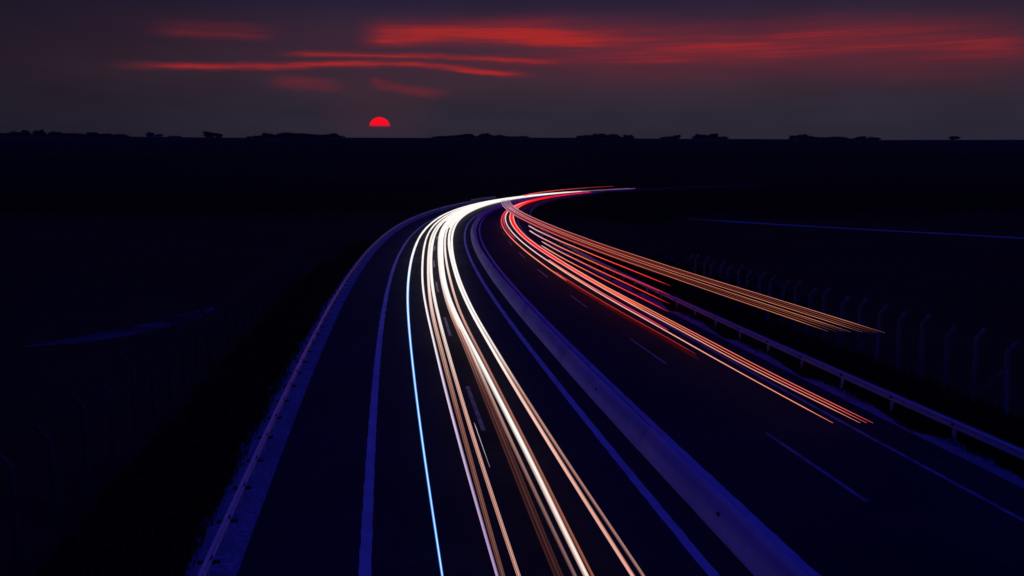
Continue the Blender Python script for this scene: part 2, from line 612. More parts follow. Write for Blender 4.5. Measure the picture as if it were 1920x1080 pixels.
def track(name, pts, w, mat, z=0.0):
    P = [Vector(p) for p in pts]
    v, f = [], []
    m = 14
    cs = []
    for i in range(len(P) - 1):
        p0, p1, p2, p3 = P[max(i - 1, 0)], P[i], P[i + 1], P[min(i + 2, len(P) - 1)]
        for k in range(m):
            t = k / m
            cs.append(0.5 * ((2 * p1) + (-p0 + p2) * t + (2 * p0 - 5 * p1 + 4 * p2 - p3) * t * t + (-p0 + 3 * p1 - 3 * p2 + p3) * t ** 3))
    cs.append(P[-1])
    for i, c in enumerate(cs):
        d = (cs[min(i + 1, len(cs) - 1)] - cs[max(i - 1, 0)]).normalized()
        n = Vector((-d.y, d.x))
        ww = w * (1 + 0.25 * noise1(i * 0.9, w)) * min(1, 0.05 + i / 16, 0.05 + (len(cs) - 1 - i) / 26)
        for sgn in (1, -1):
            q = c + n * ww / 2 * sgn
            v.append((q.x, q.y, ground_h(q.x, q.y) + z))
        if i: f.append((2 * i - 2, 2 * i - 1, 2 * i + 1, 2 * i))
    return tag(mesh_obj(name, v, f, mat), kind='structure')


track('field_path', [(-27.5, 48.5), (-25, 51), (-23, 55), (-22.3, 58), (-21.8, 61.5), (-21.6, 64)], 2.3, 'dirt_track', -0.03)
track('farm_track', [(37, 191), (44, 181), (54, 165), (77.4, 133), (100, 104), (125, 80)], 3.2, 'pale_gravel', -0.03)

# ------------------------------------------------------------------ guardrails
RAIL = [(0.000, 0.000), (0.045, 0.035), (0.075, 0.045), (0.075, 0.085), (0.045, 0.105), (0.000, 0.150), (0.000, 0.170), (0.045, 0.215), (0.075, 0.235), (0.075, 0.275), (0.045, 0.285), (0.000, 0.320)]


def guardrail(label, off, face, s0, s1, top, spacing=4.0, double=False, mat='galvanised_steel', arm=0.0):
    root = tag(empty('guardrail', at(0, off)), label, 'guardrail')
    base = Vector(at(0, off))
    for fc_ in ((face, -face) if double else (face,)):
        prof = [(off + fc_ * (0.06 + a), top - 0.32 + z) for a, z in RAIL]
        prof += [(o - fc_ * 0.006, z) for o, z in reversed(prof)]
        beam = sweep('beam', s0, s1, prof, mat, root, near=1.5)
        beam.matrix_parent_inverse = Matrix.Translation(-base)
    v, f = [], []
    for sx, dx_ in ((0.008, -0.05), (0.008, 0.05)):
        box(v, f, dx_ * 0.0, dx_, top / 2 - 0.12, 0.10, 0.008, top + 0.20)
    box(v, f, -0.046, 0, top / 2 - 0.12, 0.008, 0.092, top + 0.20)
    proto = mesh_obj('post', v, f, 'galvanised_steel', root)
    v, f = [], []
    box(v, f, face * 0.085, 0, top - 0.16, 0.07, 0.12, 0.20)
    if arm:
        box(v, f, 0.04, 0, top - 0.30, arm, 0.09, 0.07)
    sp = mesh_obj('spacer_block', v, f, 'iron_grate' if arm else 'dark_steel', root)
    s, first = s0 + 1.0, True
    while s < s1:
        if first: p, b = proto, sp
        else:
            p, b = bpy.data.objects.new('post', proto.data), bpy.data.objects.new('spacer_block', sp.data)
            C.objects.link(p)
            C.objects.link(b)
            p.parent = root
        b.parent = p
        p.location = Vector(at(s, off)) - base
        p.rotation_euler = (0, 0, heading(s))
        first = False
        s += spacing
    return root


guardrail('long steel guardrail on the pale gravel verge left of the motorway', -13.50, 1, -40, 282, 0.75, spacing=2.5, mat='polished_steel', arm=0.52)
guardrail('long blue-lit steel guardrail along the right side of the motorway', 11.02, -1, -40, 420, 0.82, double=True)

# bridge parapet far along the left side
root = tag(empty('bridge_parapet', at(300, -13.8)), 'short pale two-bar parapet at the far end of the left guardrail', 'railing')
base = Vector(at(300, -13.8))
for z in (0.55, 1.05):
    o = sweep('rail', 283, 326, [(-13.86, z), (-13.74, z), (-13.74, z + 0.13), (-13.86, z + 0.13)], 'galvanised_steel', root)
    o.matrix_parent_inverse = Matrix.Translation(-base)
v, f = [], []
box(v, f, 0, 0, 0.52, 0.12, 0.12, 1.04)
proto = None
for k in range(15):
    s = 284 + k * 2.95
    if proto is None: p = proto = mesh_obj('post', v, f, 'galvanised_steel', root)
    else:
        p = bpy.data.objects.new('post', proto.data)
        C.objects.link(p)
        p.parent = root
    p.location = Vector(at(s, -13.8)) - base
    p.rotation_euler = (0, 0, heading(s))

# ------------------------------------------------------------------ fences of bent concrete posts


def bent_post_mesh(lean):
    """square post, tip cranked outwards; local +x is away from the road for lean = 1"""
    path = [(0, -0.15), (0, 2.40), (lean * 0.36, 2.86)]
    w = 0.075
    v, f = [], []
    for i, (x, z) in enumerate(path):
        t = 1.0 if i < 2 else 0.8
        if i == 1: nx_, nz_ = math.cos(0.33), math.sin(0.33) * -lean
        elif i == 2: nx_, nz_ = math.cos(0.66), math.sin(0.66) * -lean
        else: nx_, nz_ = 1, 0
        for a, b in ((-1, -1), (1, -1), (1, 1), (-1, 1)):
            v.append((x + nx_ * a * w * t, b * w * t, z + nz_ * a * w * t))
        if i:
            for k in range(4):
                p, q = (i - 1) * 4 + k, (i - 1) * 4 + (k + 1) % 4
                f.append((p, q, q + 4, p + 4))
    f += [(3, 2, 1, 0), (8, 9, 10, 11)]
    return v, f


def fence(label, off, lean, s_list, braces, mat):
    root = tag(empty('fence', at(s_list[0], off)), label, 'fence')
    base = Vector(at(s_list[0], off))
    v, f = bent_post_mesh(lean)
    proto = mesh_obj('post', v, f, mat, root)
    for i, s in enumerate(s_list):
        if i == 0: p = proto
        else:
            p = bpy.data.objects.new('post', proto.data)
            C.objects.link(p)
            p.parent = root
        p.location = Vector(at(s, off)) - base
        p.rotation_euler = (0.035 * math.sin(i * 7.3), 0.04 * math.sin(i * 3.1), heading(s) + 0.12 * math.sin(i * 5.7))
        p.scale = (1, 1, 1 + 0.05 * math.sin(i * 2.7))
    for (i, sgn) in braces:
        s = s_list[i]
        a, b = Vector(at(s + 0.1 * sgn, off - lean * .02, 1.55)), Vector(at(s + 1.25 * sgn, off - lean * 0.75, -0.1))
        d = (b - a).normalized()
        n1 = d.cross(Vector((0, 0, 1))).normalized() * 0.06
        n2 = d.cross(n1).normalized() * 0.06
        v = [p + q - base for p in (a, b) for q in (-n1 - n2, n1 - n2, n1 + n2, -n1 + n2)]
        f = [(0, 1, 5, 4), (1, 2, 6, 5), (2, 3, 7, 6), (3, 0, 4, 7), (3, 2, 1, 0), (4, 5, 6, 7)]
        mesh_obj('brace', v, f, mat, root)
    for z, o in ((0.25, 0), (0.75, 0), (1.25, 0), (1.75, 0), (2.25, 0), (2.60, 0.16), (2.80, 0.31)):
        v, f = [], []
        for i, s in enumerate(s_list):
            for a, b in ((-1, -1), (1, -1), (0, 1)):
                q = Vector(at(s, off + lean * o - lean * 0.08 + a * 0.004, z + b * 0.004)) - base
                v.append(q)
            if i:
                for k in range(3):
                    p, q = (i - 1) * 3 + k, (i - 1) * 3 + (k + 1) % 3
                    f.append((p, q, q + 3, p + 3))
        mesh_obj('wire', v, f, 'rusty_wire', root)


sl_r = [s_of_y(29.5) + 1.95 * k for k in range(24)]
fence('dark fence of bent-topped concrete posts in the field right of the motorway', 16.05, 1, sl_r, [(2, 1), (2, -1), (7, 1), (7, -1), (14, 1), (14, -1)], 'concrete')
sl_l = [s_of_y(21.0) + 2.6 * k for k in range(26)]
fence('faint fence of bent-topped concrete posts in the dark field left of the motorway', -18.4, -1, sl_l, [(9, 1)], 'weathered_concrete')

# ------------------------------------------------------------------ rough grass along the verges
rng = random.Random(11)


def grass(name, bands, label):
    v, f = [], []
    for s0, s1, o0, o1, n, hmin, hmax in bands:
        for _ in range(n):
            u = rng.random()
            s = s0 + (s1 - s0) * u ** 1.6
            o = o0 + (o1 - o0) * rng.random()
            x, y, _z = at(s, o)
            for _b in range(4):
                a = rng.random() * 6.283
                h = hmin + (hmax - hmin) * rng.random()
                w = 0.012 + 0.012 * rng.random() + s * 0.0001
                bx, by = x + rng.uniform(-.12, .12), y + rng.uniform(-.12, .12)
                lx, ly = rng.uniform(-.5, .5) * h, rng.uniform(-.5, .5) * h
                c, d = math.cos(a) * w, math.sin(a) * w
                k = len(v)
                v += [(bx - c, by - d, -0.06), (bx + c, by + d, -0.06), (bx + lx * .4 + c * .7, by + ly * .4 + d * .7, h * .6), (bx + lx, by + ly, h)]
                f += [(k, k + 1, k + 2), (k, k + 2, k + 3)]
    return tag(mesh_obj(name, v, f, 'grass_blades'), label, 'grass', kind='stuff')


grass('verge_grass', [(8, 120, -16.5, -14.1, 9000, .10, .38), (8, 110, 10.75, 13.5, 9000, .12, .42), (10, 90, -17.6, -16.3, 2500, .15, .4), (10, 90, 13, 15.4, 3500, .15, .45)],
      'dark rough grass growing behind both guardrails')

# ------------------------------------------------------------------ trails of light left by passing traffic


def to_so(u, v, z):
    """photograph pixel on the plane z -> (s, offset)"""
    d = ray(u, v)
    t = (z - CAM_H) / d.z
    x, y = d.x * t, d.y * t
    i = int(np.argmin((_X - x) ** 2 + (_Y - y) ** 2))
    h = _h[i]
    return _S[i] + (x - _X[i]) * math.sin(h) + (y - _Y[i]) * math.cos(h), (x - _X[i]) * math.cos(h) - (y - _Y[i]) * math.sin(h)


def offset_fn(pts, z, vmin=398, bw=0.16):
    so = sorted(to_so(u, v, z) for u, v in pts if v >= vmin)
    S0 = np.array([a for a, _ in so])
    O0 = np.array([b for _, b in so])
    g = np.linspace(S0[0], S0[-1], 80)
    og = np.interp(g, S0, O0)
    sm = []
    for x in g:
        w = np.exp(-((g - x) / (bw * max(x, 12) + 1)) ** 2)
        sm.append(float((w * og).sum() / w.sum()))
    sm = np.array(sm)
    return (lambda s: float(np.interp(s, g, sm))), S0[0], S0[-1]


def colour_at(stops, y):
    ks = [k for k, _ in stops]
    return [float(np.interp(y, ks, [c[i] for _, c in stops])) for i in range(3)]


SOFT = [(-.80, .30, .34, 0), (-.46, .36, .72, .012), (0, .46, 1.12, .02), (.46, .36, .68, .012), (.80, .30, .30, 0)]
LEFT_BRIGHT = [(-.78, .34, .95, .012), (-.34, .40, 1.15, .02), (.12, .40, .70, .012), (.50, .34, .46, .006), (.82, .26, .26, 0)]
RIGHT_BRIGHT = [(-.82, .26, .25, 0), (-.50, .34, .45, .006), (-.12, .38, .62, .012), (.34, .40, 1.1, .02), (.78, .30, .62, .012)]
FINE = [(-.80, .22, .75, .01), (-.40, .24, .35, 0), (0, .26, 1.15, .02), (.40, .22, .40, 0), (.80, .22, .85, .01)]
ONE = [(0, 1.0, 1.0, 0)]


def trail(label, fn, z, s0, s1, stops, rpx, cat='light trail', group=None, rmax=0.2, rmin=0.012, sides=6, flat=1.0, fade=None, strands=ONE, tip=0.0, edge=(1, 1, 1)):
    """rods of light at lamp height; rpx: thickness that the glare of the lamp has per metre of distance"""
    ss = stations(s0, s1, 2.2, 9.0)
    v, f, col = [], [], []
    seed = (s0 * 1.7 + s1 + z * 9) % 7
    for dx_, wf, br, dz_ in strands:
        b0 = len(v)
        core = dx_ == 0 or len(strands) == 1 or abs(dx_) < .35 and not any(q[0] == 0 for q in strands) and dx_ < 0
        run = ss if core else [q for q in ss if q < 112] or ss
        for i, s in enumerate(run):
            c = Vector(at(s, fn(s), z))
            hd = -heading(s)
            rt = Vector((math.cos(hd), -math.sin(hd), 0))
            wpx = rpx if not isinstance(rpx, list) else float(np.interp(c.y, [a for a, _ in rpx], [b for _, b in rpx]))
            r = min(rmax, max(rmin, wpx * max(c.y, 15) / F / 2))
            blend = min(max((c.y - 45) / 60.0, 0), 1)          # strands run together with distance
            g = [q * (br + (1 - br) * blend) for q in colour_at(stops, c.y)]
            flick = 1 + 0.05 * math.sin(s * 0.9 + seed + dx_ * 5) + 0.04 * math.sin(s * 2.3 + seed * 2)
            g = [q * flick for q in g]
            if not core: g = [q * (e + (1 - e) * blend) for q, e in zip(g, edge)]
            if tip and s - s0 < tip:
                k = (s - s0) / tip
                g = [q * (.35 + .65 * k) for q in g]
            if fade and c.y > fade:
                t = min((c.y - fade) / 70.0, 1.0)
                g = [g[0] * (1 - .55 * t), g[1] * (1 - .8 * t), g[2] * (1 - .75 * t)]
                r *= 1 - .6 * t
            c = c + rt * (dx_ * r * ((1 - blend) if core else 1)) + Vector((0, 0, dz_ * (r / .05) + 0.006 * math.sin(s * .35 + seed)))
            r *= wf + (1 - wf) * blend if core else wf
            if i == 0 or i == len(run) - 1: r *= 0.35
            for k in range(sides):
                a = 2 * math.pi * k / sides
                v.append(c + rt * (r * math.cos(a)) + Vector((0, 0, r * flat * math.sin(a))))
                q = 0.4 if math.sin(a) < -0.3 else 1.0      # underside glow dimmed so less light spills onto the asphalt
                col += [g[0] * q, g[1] * q, g[2] * q, 1.0]
            if i:
                for k in range(sides):
                    p, q = b0 + (i - 1) * sides + k, b0 + (i - 1) * sides + (k + 1) % sides
                    f.append((p, q, q + sides, p + sides))
        f += [tuple(range(b0, b0 + sides)), tuple(reversed(range(len(v) - sides, len(v))))]
    o = mesh_obj('light_trail', v, f, 'lamp_light')
    at_ = o.data.attributes.new('glow', 'FLOAT_COLOR', 'POINT')
    at_.data.foreach_set('color', col)
    return tag(o, label, cat, group)


ZW = 0.65
W1, W2, W3 = (1.05, .97, .94), (1.02, 0.88, 0.83), (1.08, 1.02, 1.0)
T = {
    1: [(829.5, 1080), (815, 986), (803, 905), (793, 835.6), (780.6, 742), (769.6, 640), (764.4, 576), (764.4, 540), (768, 506.7), (777.8, 465), (794.4, 434), (816.7, 413.6), (822, 407.8)],
    2: [(933, 1080), (865, 843.7), (814, 640), (802, 590), (792, 534), (792.5, 500), (793.6, 479), (797, 457), (812, 424.4)],
    3: [(941.5, 1080), (877.6, 843.7), (824, 640), (810, 590), (804, 534), (803.8, 490), (807.4, 454), (819.4, 424.4)],
    4: [(972, 1080), (894.7, 843.7), (834.4, 640), (821, 590), (810, 534), (808.4, 490), (812, 454), (824, 424.4)],
    5: [(1045.5, 1080), (951.7, 843.7), (870, 640), (846, 590), (829, 534), (824, 490), (824, 457), (831, 424.4)],
    6: [(1078, 1080), (966, 843.7), (876, 640), (849, 590), (831, 534), (826, 490), (826.5, 457), (833, 424.4)],
    7: [(1098, 1080), (986, 843.7), (881, 640), (853, 590), (834, 534), (829, 490), (829, 457), (837, 424.4)],
    8: [(1109.5, 1080), (994.5, 843.7), (890, 640), (862.5, 590), (847, 534), (837, 490), (835, 457), (841, 424.4)],
    9: [(1187.6, 1080), (1037, 843.7), (915, 640), (886, 590), (860, 534), (848, 490), (842, 457), (848, 424.4)],
    10: [(1208, 1080), (1048, 843.7), (921, 640), (890.5, 590), (865, 534), (852, 490), (847, 457), (854, 424.4)],
}
FN = {k: offset_fn(p, ZW)[0] for k, p in T.items()}
D = (20, 30, 45, 65, 90, 140)
WHITE = [
    (1, 'thin blue-white light trail, leftmost over the oncoming carriageway', [(20, (.55, .88, 1.1)), (40, (.65, .92, 1.12)), (70, (.88, 1.0, 1.1)), (120, W1)], [(20, 4.6), (60, 4.2), (120, 3.6)], -15, 555),
    (2, 'violet to white light trail, second from the left over the oncoming lanes', [(20, (.42, .28, .52)), (30, (.62, .48, .72)), (50, (1.0, .9, 1.0)), (90, W1)], [(20, 6), (50, 4), (100, 3)], -15, 440),
    (3, 'brown-orange light trail close beside the violet one', [(20, (.17, .070, .055)), (32, (.28, .11, .085)), (50, (.72, .42, .33)), (70, (1.0, .78, .7)), (100, W2)], [(20, 9), (40, 8), (70, 5), (100, 4)], -15, 430),
    (4, 'salmon light trail just left of the broken lane line', [(20, (.62, .31, .24)), (35, (.80, .44, .35)), (50, (1.0, .85, .8)), (75, W1)], [(20, 8), (50, 6), (100, 4.4)], -15, 450),
    (5, 'wide dark brown light trail right of the broken lane line', [(20, (.05, .016, .018)), (35, (.10, .034, .032)), (50, (.45, .21, .17)), (70, (.95, .75, .68)), (100, W2)], [(20, 18), (40, 10), (70, 5), (100, 4)], -15, 440),
    (6, 'dim pinkish light trail close left of the brightest white one', [(20, (.20, .10, .10)), (35, (.42, .23, .19)), (50, (1.0, .80, .72)), (70, W1)], [(20, 8), (50, 6), (90, 5)], -15, 450),
    (7, 'brightest broad white light trail down the middle of the oncoming carriageway', [(20, (1.05, .74, .66)), (30, (1.15, 1.0, .94)), (60, W1), (100, W3)], [(20, 11), (40, 9), (70, 6.5), (100, 6)], -15, 555),
    (8, 'thin orange light trail along the right flank of the brightest white one', [(20, (.36, .11, .07)), (35, (.42, .16, .12)), (60, (.75, .40, .34)), (90, W2)], [(20, 6), (50, 5), (100, 3.4)], -15, 450),
    (9, 'pink-white light trail, left one of the rightmost white pair', [(20, (.78, .36, .29)), (35, (.95, .58, .48)), (45, (1.15, 1.0, .94)), (60, W1)], [(20, 9), (45, 6.5), (80, 4.2), (120, 4.2)], -15, 460),
    (10, 'dim pink light trail, rightmost of the white trails', [(20, (.36, .17, .15)), (35, (.50, .25, .21)), (45, (.95, .78, .72)), (60, W1)], [(20, 7), (45, 5.5), (80, 3.8), (120, 4.2)], -15, 460),
]
STR = {1: SOFT, 2: LEFT_BRIGHT, 3: FINE, 4: FINE, 5: FINE, 6: SOFT, 7: SOFT, 8: FINE, 9: LEFT_BRIGHT, 10: SOFT}
for k, lab, stops, rpx, s0, s1 in WHITE:
    trail(lab, FN[k], ZW, s0, s1, stops, rpx, rmax=0.19 if k > 4 else 0.15, fade=400, strands=STR[k], edge=(.25, .62, 1.5) if k == 1 else (1, 1, 1), group='white trails of oncoming traffic')
# lines that run only in the distance, where more lamps shone into the lens
FAR = [
    (lambda s: 0.5 * (FN[5](s) + FN[7](s)) , 0.75, 118, 440, 6.0, 'broad white light trail filling the left half of the dazzling far bend'),
    (lambda s: 0.5 * (FN[7](s) + FN[8](s)), 0.72, 135, 450, 5.0, 'white light trail in the middle of the dazzling far bend'),
    (lambda s: 0.5 * (FN[8](s) + FN[9](s)), 0.70, 140, 445, 6.0, 'white light trail near the inner rim of the dazzling far bend'),
    (lambda s: FN[4](s) * .6 + FN[5](s) * .4, 0.70, 160, 430, 4.0, 'white light trail by the outer rim of the dazzling far bend'),
    (lambda s: FN[4](s) * .25 + FN[5](s) * .75, 0.80, 170, 430, 5.0, 'white light trail just inside the outer rim of the far bend'),
]
for fn, z, s0, s1, rpx, lab in FAR:
    trail(lab, fn, z, s0, s1, [(20, W1), (400, W3)], rpx * .85, rmax=0.24, group='white trails of oncoming traffic')
trail('hair-thin short white light trail beside the nearest dash of the oncoming carriageway', offset_fn([(889, 793), (904, 834), (918, 876)], 0.5)[0], 0.5, offset_fn([(889, 793), (918, 876)], 0.5)[1], offset_fn([(889, 793), (918, 876)], 0.5)[2],
      [(20, (.5, .4, .4)), (40, (.6, .5, .5))], 1.2, rmin=0.006, group='white trails of oncoming traffic')

# red and orange trails of the traffic driving away
RA = [(1309, 672.6), (1269, 646), (1224.4, 620.7), (1180, 598.5), (1098, 550), (1081.7, 539), (1061, 525.8), (1040, 511.7), (1010, 490), (992.5, 476.7), (976.7, 463), (963, 450.8), (951.7, 439), (943.8, 427.5), (940, 416.7), (941.7, 405.6), (948.3, 398.3)]
RB = [(1566.7, 793), (1455.6, 737.8), (1366.7, 686.7), (1313, 656), (1269, 632.6), (1224.4, 606), (1180, 582), (1123, 549.6), (1081.7, 525), (1060.8, 511.7), (1040, 496.7), (1013, 480), (996.7, 468), (980, 455), (965, 440.8), (955.8, 429), (949, 418), (947.5, 410), (949, 404)]
RB2 = [(1255.6, 618.5), (1217, 598.5), (1180, 577.8), (1130.8, 550), (1123, 546), (1090, 527.5), (1065, 511.5), (1040, 495), (1026, 487)]
RCL = [(1617.8, 793), (1477.8, 726.7), (1366.7, 671), (1313, 638.5), (1269, 614.8), (1224.4, 592.6), (1180, 567.4), (1146.7, 550), (1115, 532.5), (1090, 517.5), (1065, 501.7), (1044, 489), (1017.5, 473), (1000.8, 461.7), (984, 449), (970, 435), (960, 420.8), (956, 410), (957, 402.8)]
RCR = [(1642, 793), (1589, 769), (1477.8, 715.6), (1366.7, 660), (1340, 643), (1313, 629.6), (1269, 606), (1224.4, 583.7), (1180, 560.7), (1159, 550), (1140, 540), (1115, 526.7), (1090, 511.7), (1065, 496.7), (1040, 481.7), (1021.7, 468), (1005, 458), (988, 445.8), (975, 431.7), (966.7, 419), (963.8, 410), (963, 406)]
RED, ORG, PNK, DRK = (1.0, .012, .02), (1.0, .22, .09), (1.0, .48, .45), (.10, .004, .006)
GR = 'red trails of departing traffic'
fa, a0, a1 = offset_fn(RA, 0.8)
trail('red to orange light trail, leftmost over the departing carriageway', fa, 0.8, s_of_y(72), 385,
      [(60, (.75, .10, .08)), (90, (1.0, .32, .2)), (120, (1.0, .22, .14)), (160, (.9, .08, .12)), (300, RED)], 2.1, group=GR)
trail('broad dim dark red light trail ending left of the right lane dashes', lambda s: fa(s) + 0.03, 0.75, a0, s_of_y(80), [(30, (.028, .001, .002)), (55, (.06, .0015, .003)), (72, (.16, .005, .008)), (85, (.35, .02, .02))], [(40, 7), (60, 4.5), (80, 2.5)], group=GR)
trail('thin bright red light trail along the dim dark red one', lambda s: fa(s) + 0.05, 0.9, a0 + 0.6, s_of_y(78), [(30, (.30, .02, .02)), (70, (.6, .06, .05))], 1.2, rmin=.008, group=GR)
trail('crimson light trail hugging the inside of the leftmost red one in the bend', lambda s: fa(s) + 0.42, 0.8, s_of_y(120), 380, [(100, (.45, .01, .03)), (200, (.9, .05, .10)), (300, RED)], 2.2, group=GR)
fb, b0, b1 = offset_fn(RB, 0.8)
trail('thin white-pink light trail ending lowest on the departing carriageway', fb, 0.8, b0, 375,
      [(25, (.75, .10, .05)), (34, (.9, .28, .16)), (50, (1.0, .48, .36)), (90, (1.0, .6, .55)), (130, (.85, .7, .85)), (220, (.9, .55, .6)), (300, RED)], 2.0, rmin=.014, group=GR)
fb2, c0, c1 = offset_fn(RB2, 0.75)
trail('dotted magenta light trail that stops above the worn right edge line', fb2, 0.75, c0, c1, [(30, (.35, .015, .09)), (60, (.75, .03, .12)), (75, (1.0, .25, .15)), (110, (.9, .05, .05))], 2.3, group=GR)
fl, l0, l1 = offset_fn(RCL, 0.85)
fr, r0, r1 = offset_fn(RCR, 0.85)
trail('pale pink light trail on the left rim of the thick red bundle', fl, 0.85, l0, 425, [(25, (.8, .10, .06)), (34, (.9, .26, .18)), (60, (1.0, .46, .38)), (100, (.9, .25, .4)), (160, (1., .5, .45)), (260, RED)], 1.9, rmin=.014, group=GR)
trail('pale orange light trail on the right rim of the thick red bundle', fr, 0.85, r0, 400, [(25, (.7, .03, .03)), (34, (.85, .12, .08)), (55, (1.0, .22, .11)), (75, (1.0, .45, .3)), (130, (1.0, .3, .25)), (170, (1., .45, .4)), (260, RED)], 1.8, rmin=.014, group=GR)
trail('thin pink-orange light trail in the middle of the thick red bundle', lambda s: .5 * (fl(s) + fr(s)), 0.85, .5 * (l0 + r0), 405, [(25, (.75, .06, .04)), (34, (.85, .18, .12)), (60, (1., .25, .1)), (90, RED), (300, RED)], 1.7, rmin=.014, group=GR)
for k, lab in ((.25, 'red light trail left of the middle of the thick red bundle'), (.75, 'red light trail right of the middle of the thick red bundle')):
    trail(lab, lambda s, k=k: fl(s) * (1 - k) + fr(s) * k, 0.84, s_of_y(56), 390, [(50, (.35, .01, .01)), (70, (1., .03, .02)), (300, RED)], 1.7, rmax=.2, group=GR)

# truck roof lamps: eight lines high over the right lane
L1_ = [(1555, 621.7), (1463, 590), (1380, 561.7), (1200, 499.6), (1156.7, 484), (1123, 471.7), (1092, 459.7), (1055, 446), (1030, 435), (1005, 423), (984, 413), (965, 404)]
L8_ = [(1661.7, 624), (1580, 599), (1480, 568), (1385, 540), (1200, 481.7), (1165, 470), (1134, 460), (1090, 443.8), (1055, 430.8), (1030, 420.8), (1005, 410.8), (985.6, 401.7)]
ZT = 4.2
f1, t0, t1 = offset_fn(L1_, ZT)
f8, u0, u1 = offset_fn(L8_, ZT)
ords = ['first', 'second', 'third', 'fourth', 'fifth', 'sixth', 'seventh', 'eighth']
for i, k in enumerate((0, .144, .279, .394, .606, .73, .865, 1.0)):
    br = 1.0 if i in (0, 3, 4, 7) else 0.5
    inn = 0.0 if i in (0, 3, 4, 7) else 1.0
    stops = [(25, (.66, .25, .14)), (40, (.58, .20, .12)), (60, (.60, .20, .14)), (80, (.62, .22, .17)), (110, (.66, .26, .27)), (150, (.6, .38, .5)), (190, (.5, .3, .5))]
    if inn: stops = [(25, (.42, .12, .06)), (40, (.20, .04, .025)), (60, (.20, .012, .012)), (110, (.28, .01, .03)), (150, (.4, .2, .32)), (190, (.35, .18, .35))]
    trail(f'{ords[i]} of eight orange light trails, from the road, above the grass at right',
          lambda s, k=k: f1(s) * (1 - k) + f8(s) * k, ZT, t0 * (1 - k) + u0 * k, 178 + 5 * k, stops, 1.15, rmin=.010, rmax=.05, tip=2.0, group='eight orange trails of a truck\'s roof lamps')
for i, k in enumerate((.2, .8)):
    trail(f'dim dark red light band {"nearer to" if i == 0 else "farther from"} the road among the eight orange trails',
          lambda s, k=k: f1(s) * (1 - k) + f8(s) * k, ZT - 0.10, t0 * (1 - k) + u0 * k + 2, 150, [(25, (.004, .0004, .0006)), (45, (.012, .0008, .001)), (65, (.09, .001, .003)), (110, (.30, .003, .014)), (150, (.12, .003, .02))], 20.0, rmax=.36, flat=0.08, group='dark red bands among the orange trails')
for i, k in enumerate((.25, .75)):
    trail(f'thin far red light trail above the white ones, {"upper" if i == 0 else "lower"} of the two',
          lambda s, k=k: f1(s) * (1 - k) + f8(s) * k, 3.0, 262, 476 - 60 * i, [(220, (.4, .01, .02)), (290, (.7, .08, .08)), (360, (.6, .06, .06)), (460, (.3, .02, .02))], 1.6, rmax=.14, group='far red trails above the white ones')

# side markers of one truck, one above the other
EM = [
    (2.7, [(1260.6, 536), (1200, 512.5), (1156.7, 496), (1115, 478), (1068, 459.5), (1030, 443), (1005, 431.7), (986.7, 423)], 'topmost of the four red side-marker trails that end together at mid right'),
    (2.1, [(1259, 553), (1200, 529), (1165, 515), (1123, 496.7), (1081.7, 477.5), (1045, 460.5), (1013, 445), (989.6, 432.5)], 'second from top of the four red side-marker trails that end together'),
    (1.5, [(1258, 569), (1200, 543), (1165, 526.7), (1123, 507.5), (1081.7, 487.5), (1040, 467.3), (1012, 452.5)], 'third from top of the four red side-marker trails that end together'),
    (1.0, [(1257, 585), (1185, 550), (1165, 540), (1123, 519), (1081.7, 498), (1040, 476), (1011, 460)], 'lowest of the four red side-marker trails that end together'),
]
for z, pts, lab in EM:
    fe, e0, e1 = offset_fn(pts, z)
    trail(lab, fe, z, e0, e1, [(50, (.75, .02, .02)), (65, (1., .04, .03)), (80, (.95, .16, .07)), (95, (1., .34, .22)), (130, (.95, .75, .75))], 1.9, rmin=.016, tip=4.0, group='four stacked red trails of a truck')

# ------------------------------------------------------------------ horizon trees
rng = random.Random(21)


def tree_mesh(seed, w, h, n):
    r = random.Random(seed)
    v, f = [], []
    blobs = [(r.uniform(-.33, .33) * w, r.uniform(-.33, .33) * w, h * r.uniform(.04, .76), w * r.uniform(.18, .32)) for _ in range(14)]
    blobs.append((0, 0, h * .6, w * .33))
    for _ in range(n):
        b = r.choice(blobs)
        th, ph = r.uniform(0, 6.283), math.acos(r.uniform(-1, 1))
        q = b[3] * r.uniform(.25, 1.08)
        c = Vector((b[0] + q * math.sin(ph) * math.cos(th), b[1] + q * math.sin(ph) * math.sin(th), b[2] + q * .9 * math.cos(ph) * h / w))
        a, bb = Vector((r.gauss(0, 1), r.gauss(0, 1), r.gauss(0, 1))).normalized(), Vector((r.gauss(0, 1), r.gauss(0, 1), r.gauss(0, 1))).normalized()
        s = w * r.uniform(.05, .10)
        k = len(v)
        v += [c - a * s, c + bb * s, c + a * s, c - bb * s]
        f.append((k, k + 1, k + 2, k + 3))
    tv, tf = [], []
    for i in range(5):
        t = i / 4
        rr = w * .035 * (1 - .6 * t)
        for k in range(6):
            a = k / 6 * 6.283
            tv.append((rr * math.cos(a) + .02 * w * math.sin(t * 3), rr * math.sin(a), h * .62 * t - .3))
        if i:
            for k in range(6):
                p, q = (i - 1) * 6 + k, (i - 1) * 6 + (k + 1) % 6
                tf.append((p, q, q + 6, p + 6))
    return (v, f), (tv, tf)


PROTO = []
for sd in range(5):
    (v, f), (tv, tf) = tree_mesh(sd, 1.0, 1.0, 900)
    me = bpy.data.meshes.new('crown')
    me.from_pydata([tuple(q) for q in v], [], f)
    me.materials.append(MATS['leaves'])
    mt = bpy.data.meshes.new('trunk')
    mt.from_pydata(tv, [], tf)
    mt.materials.append(MATS['bark'])
    PROTO.append((me, mt))


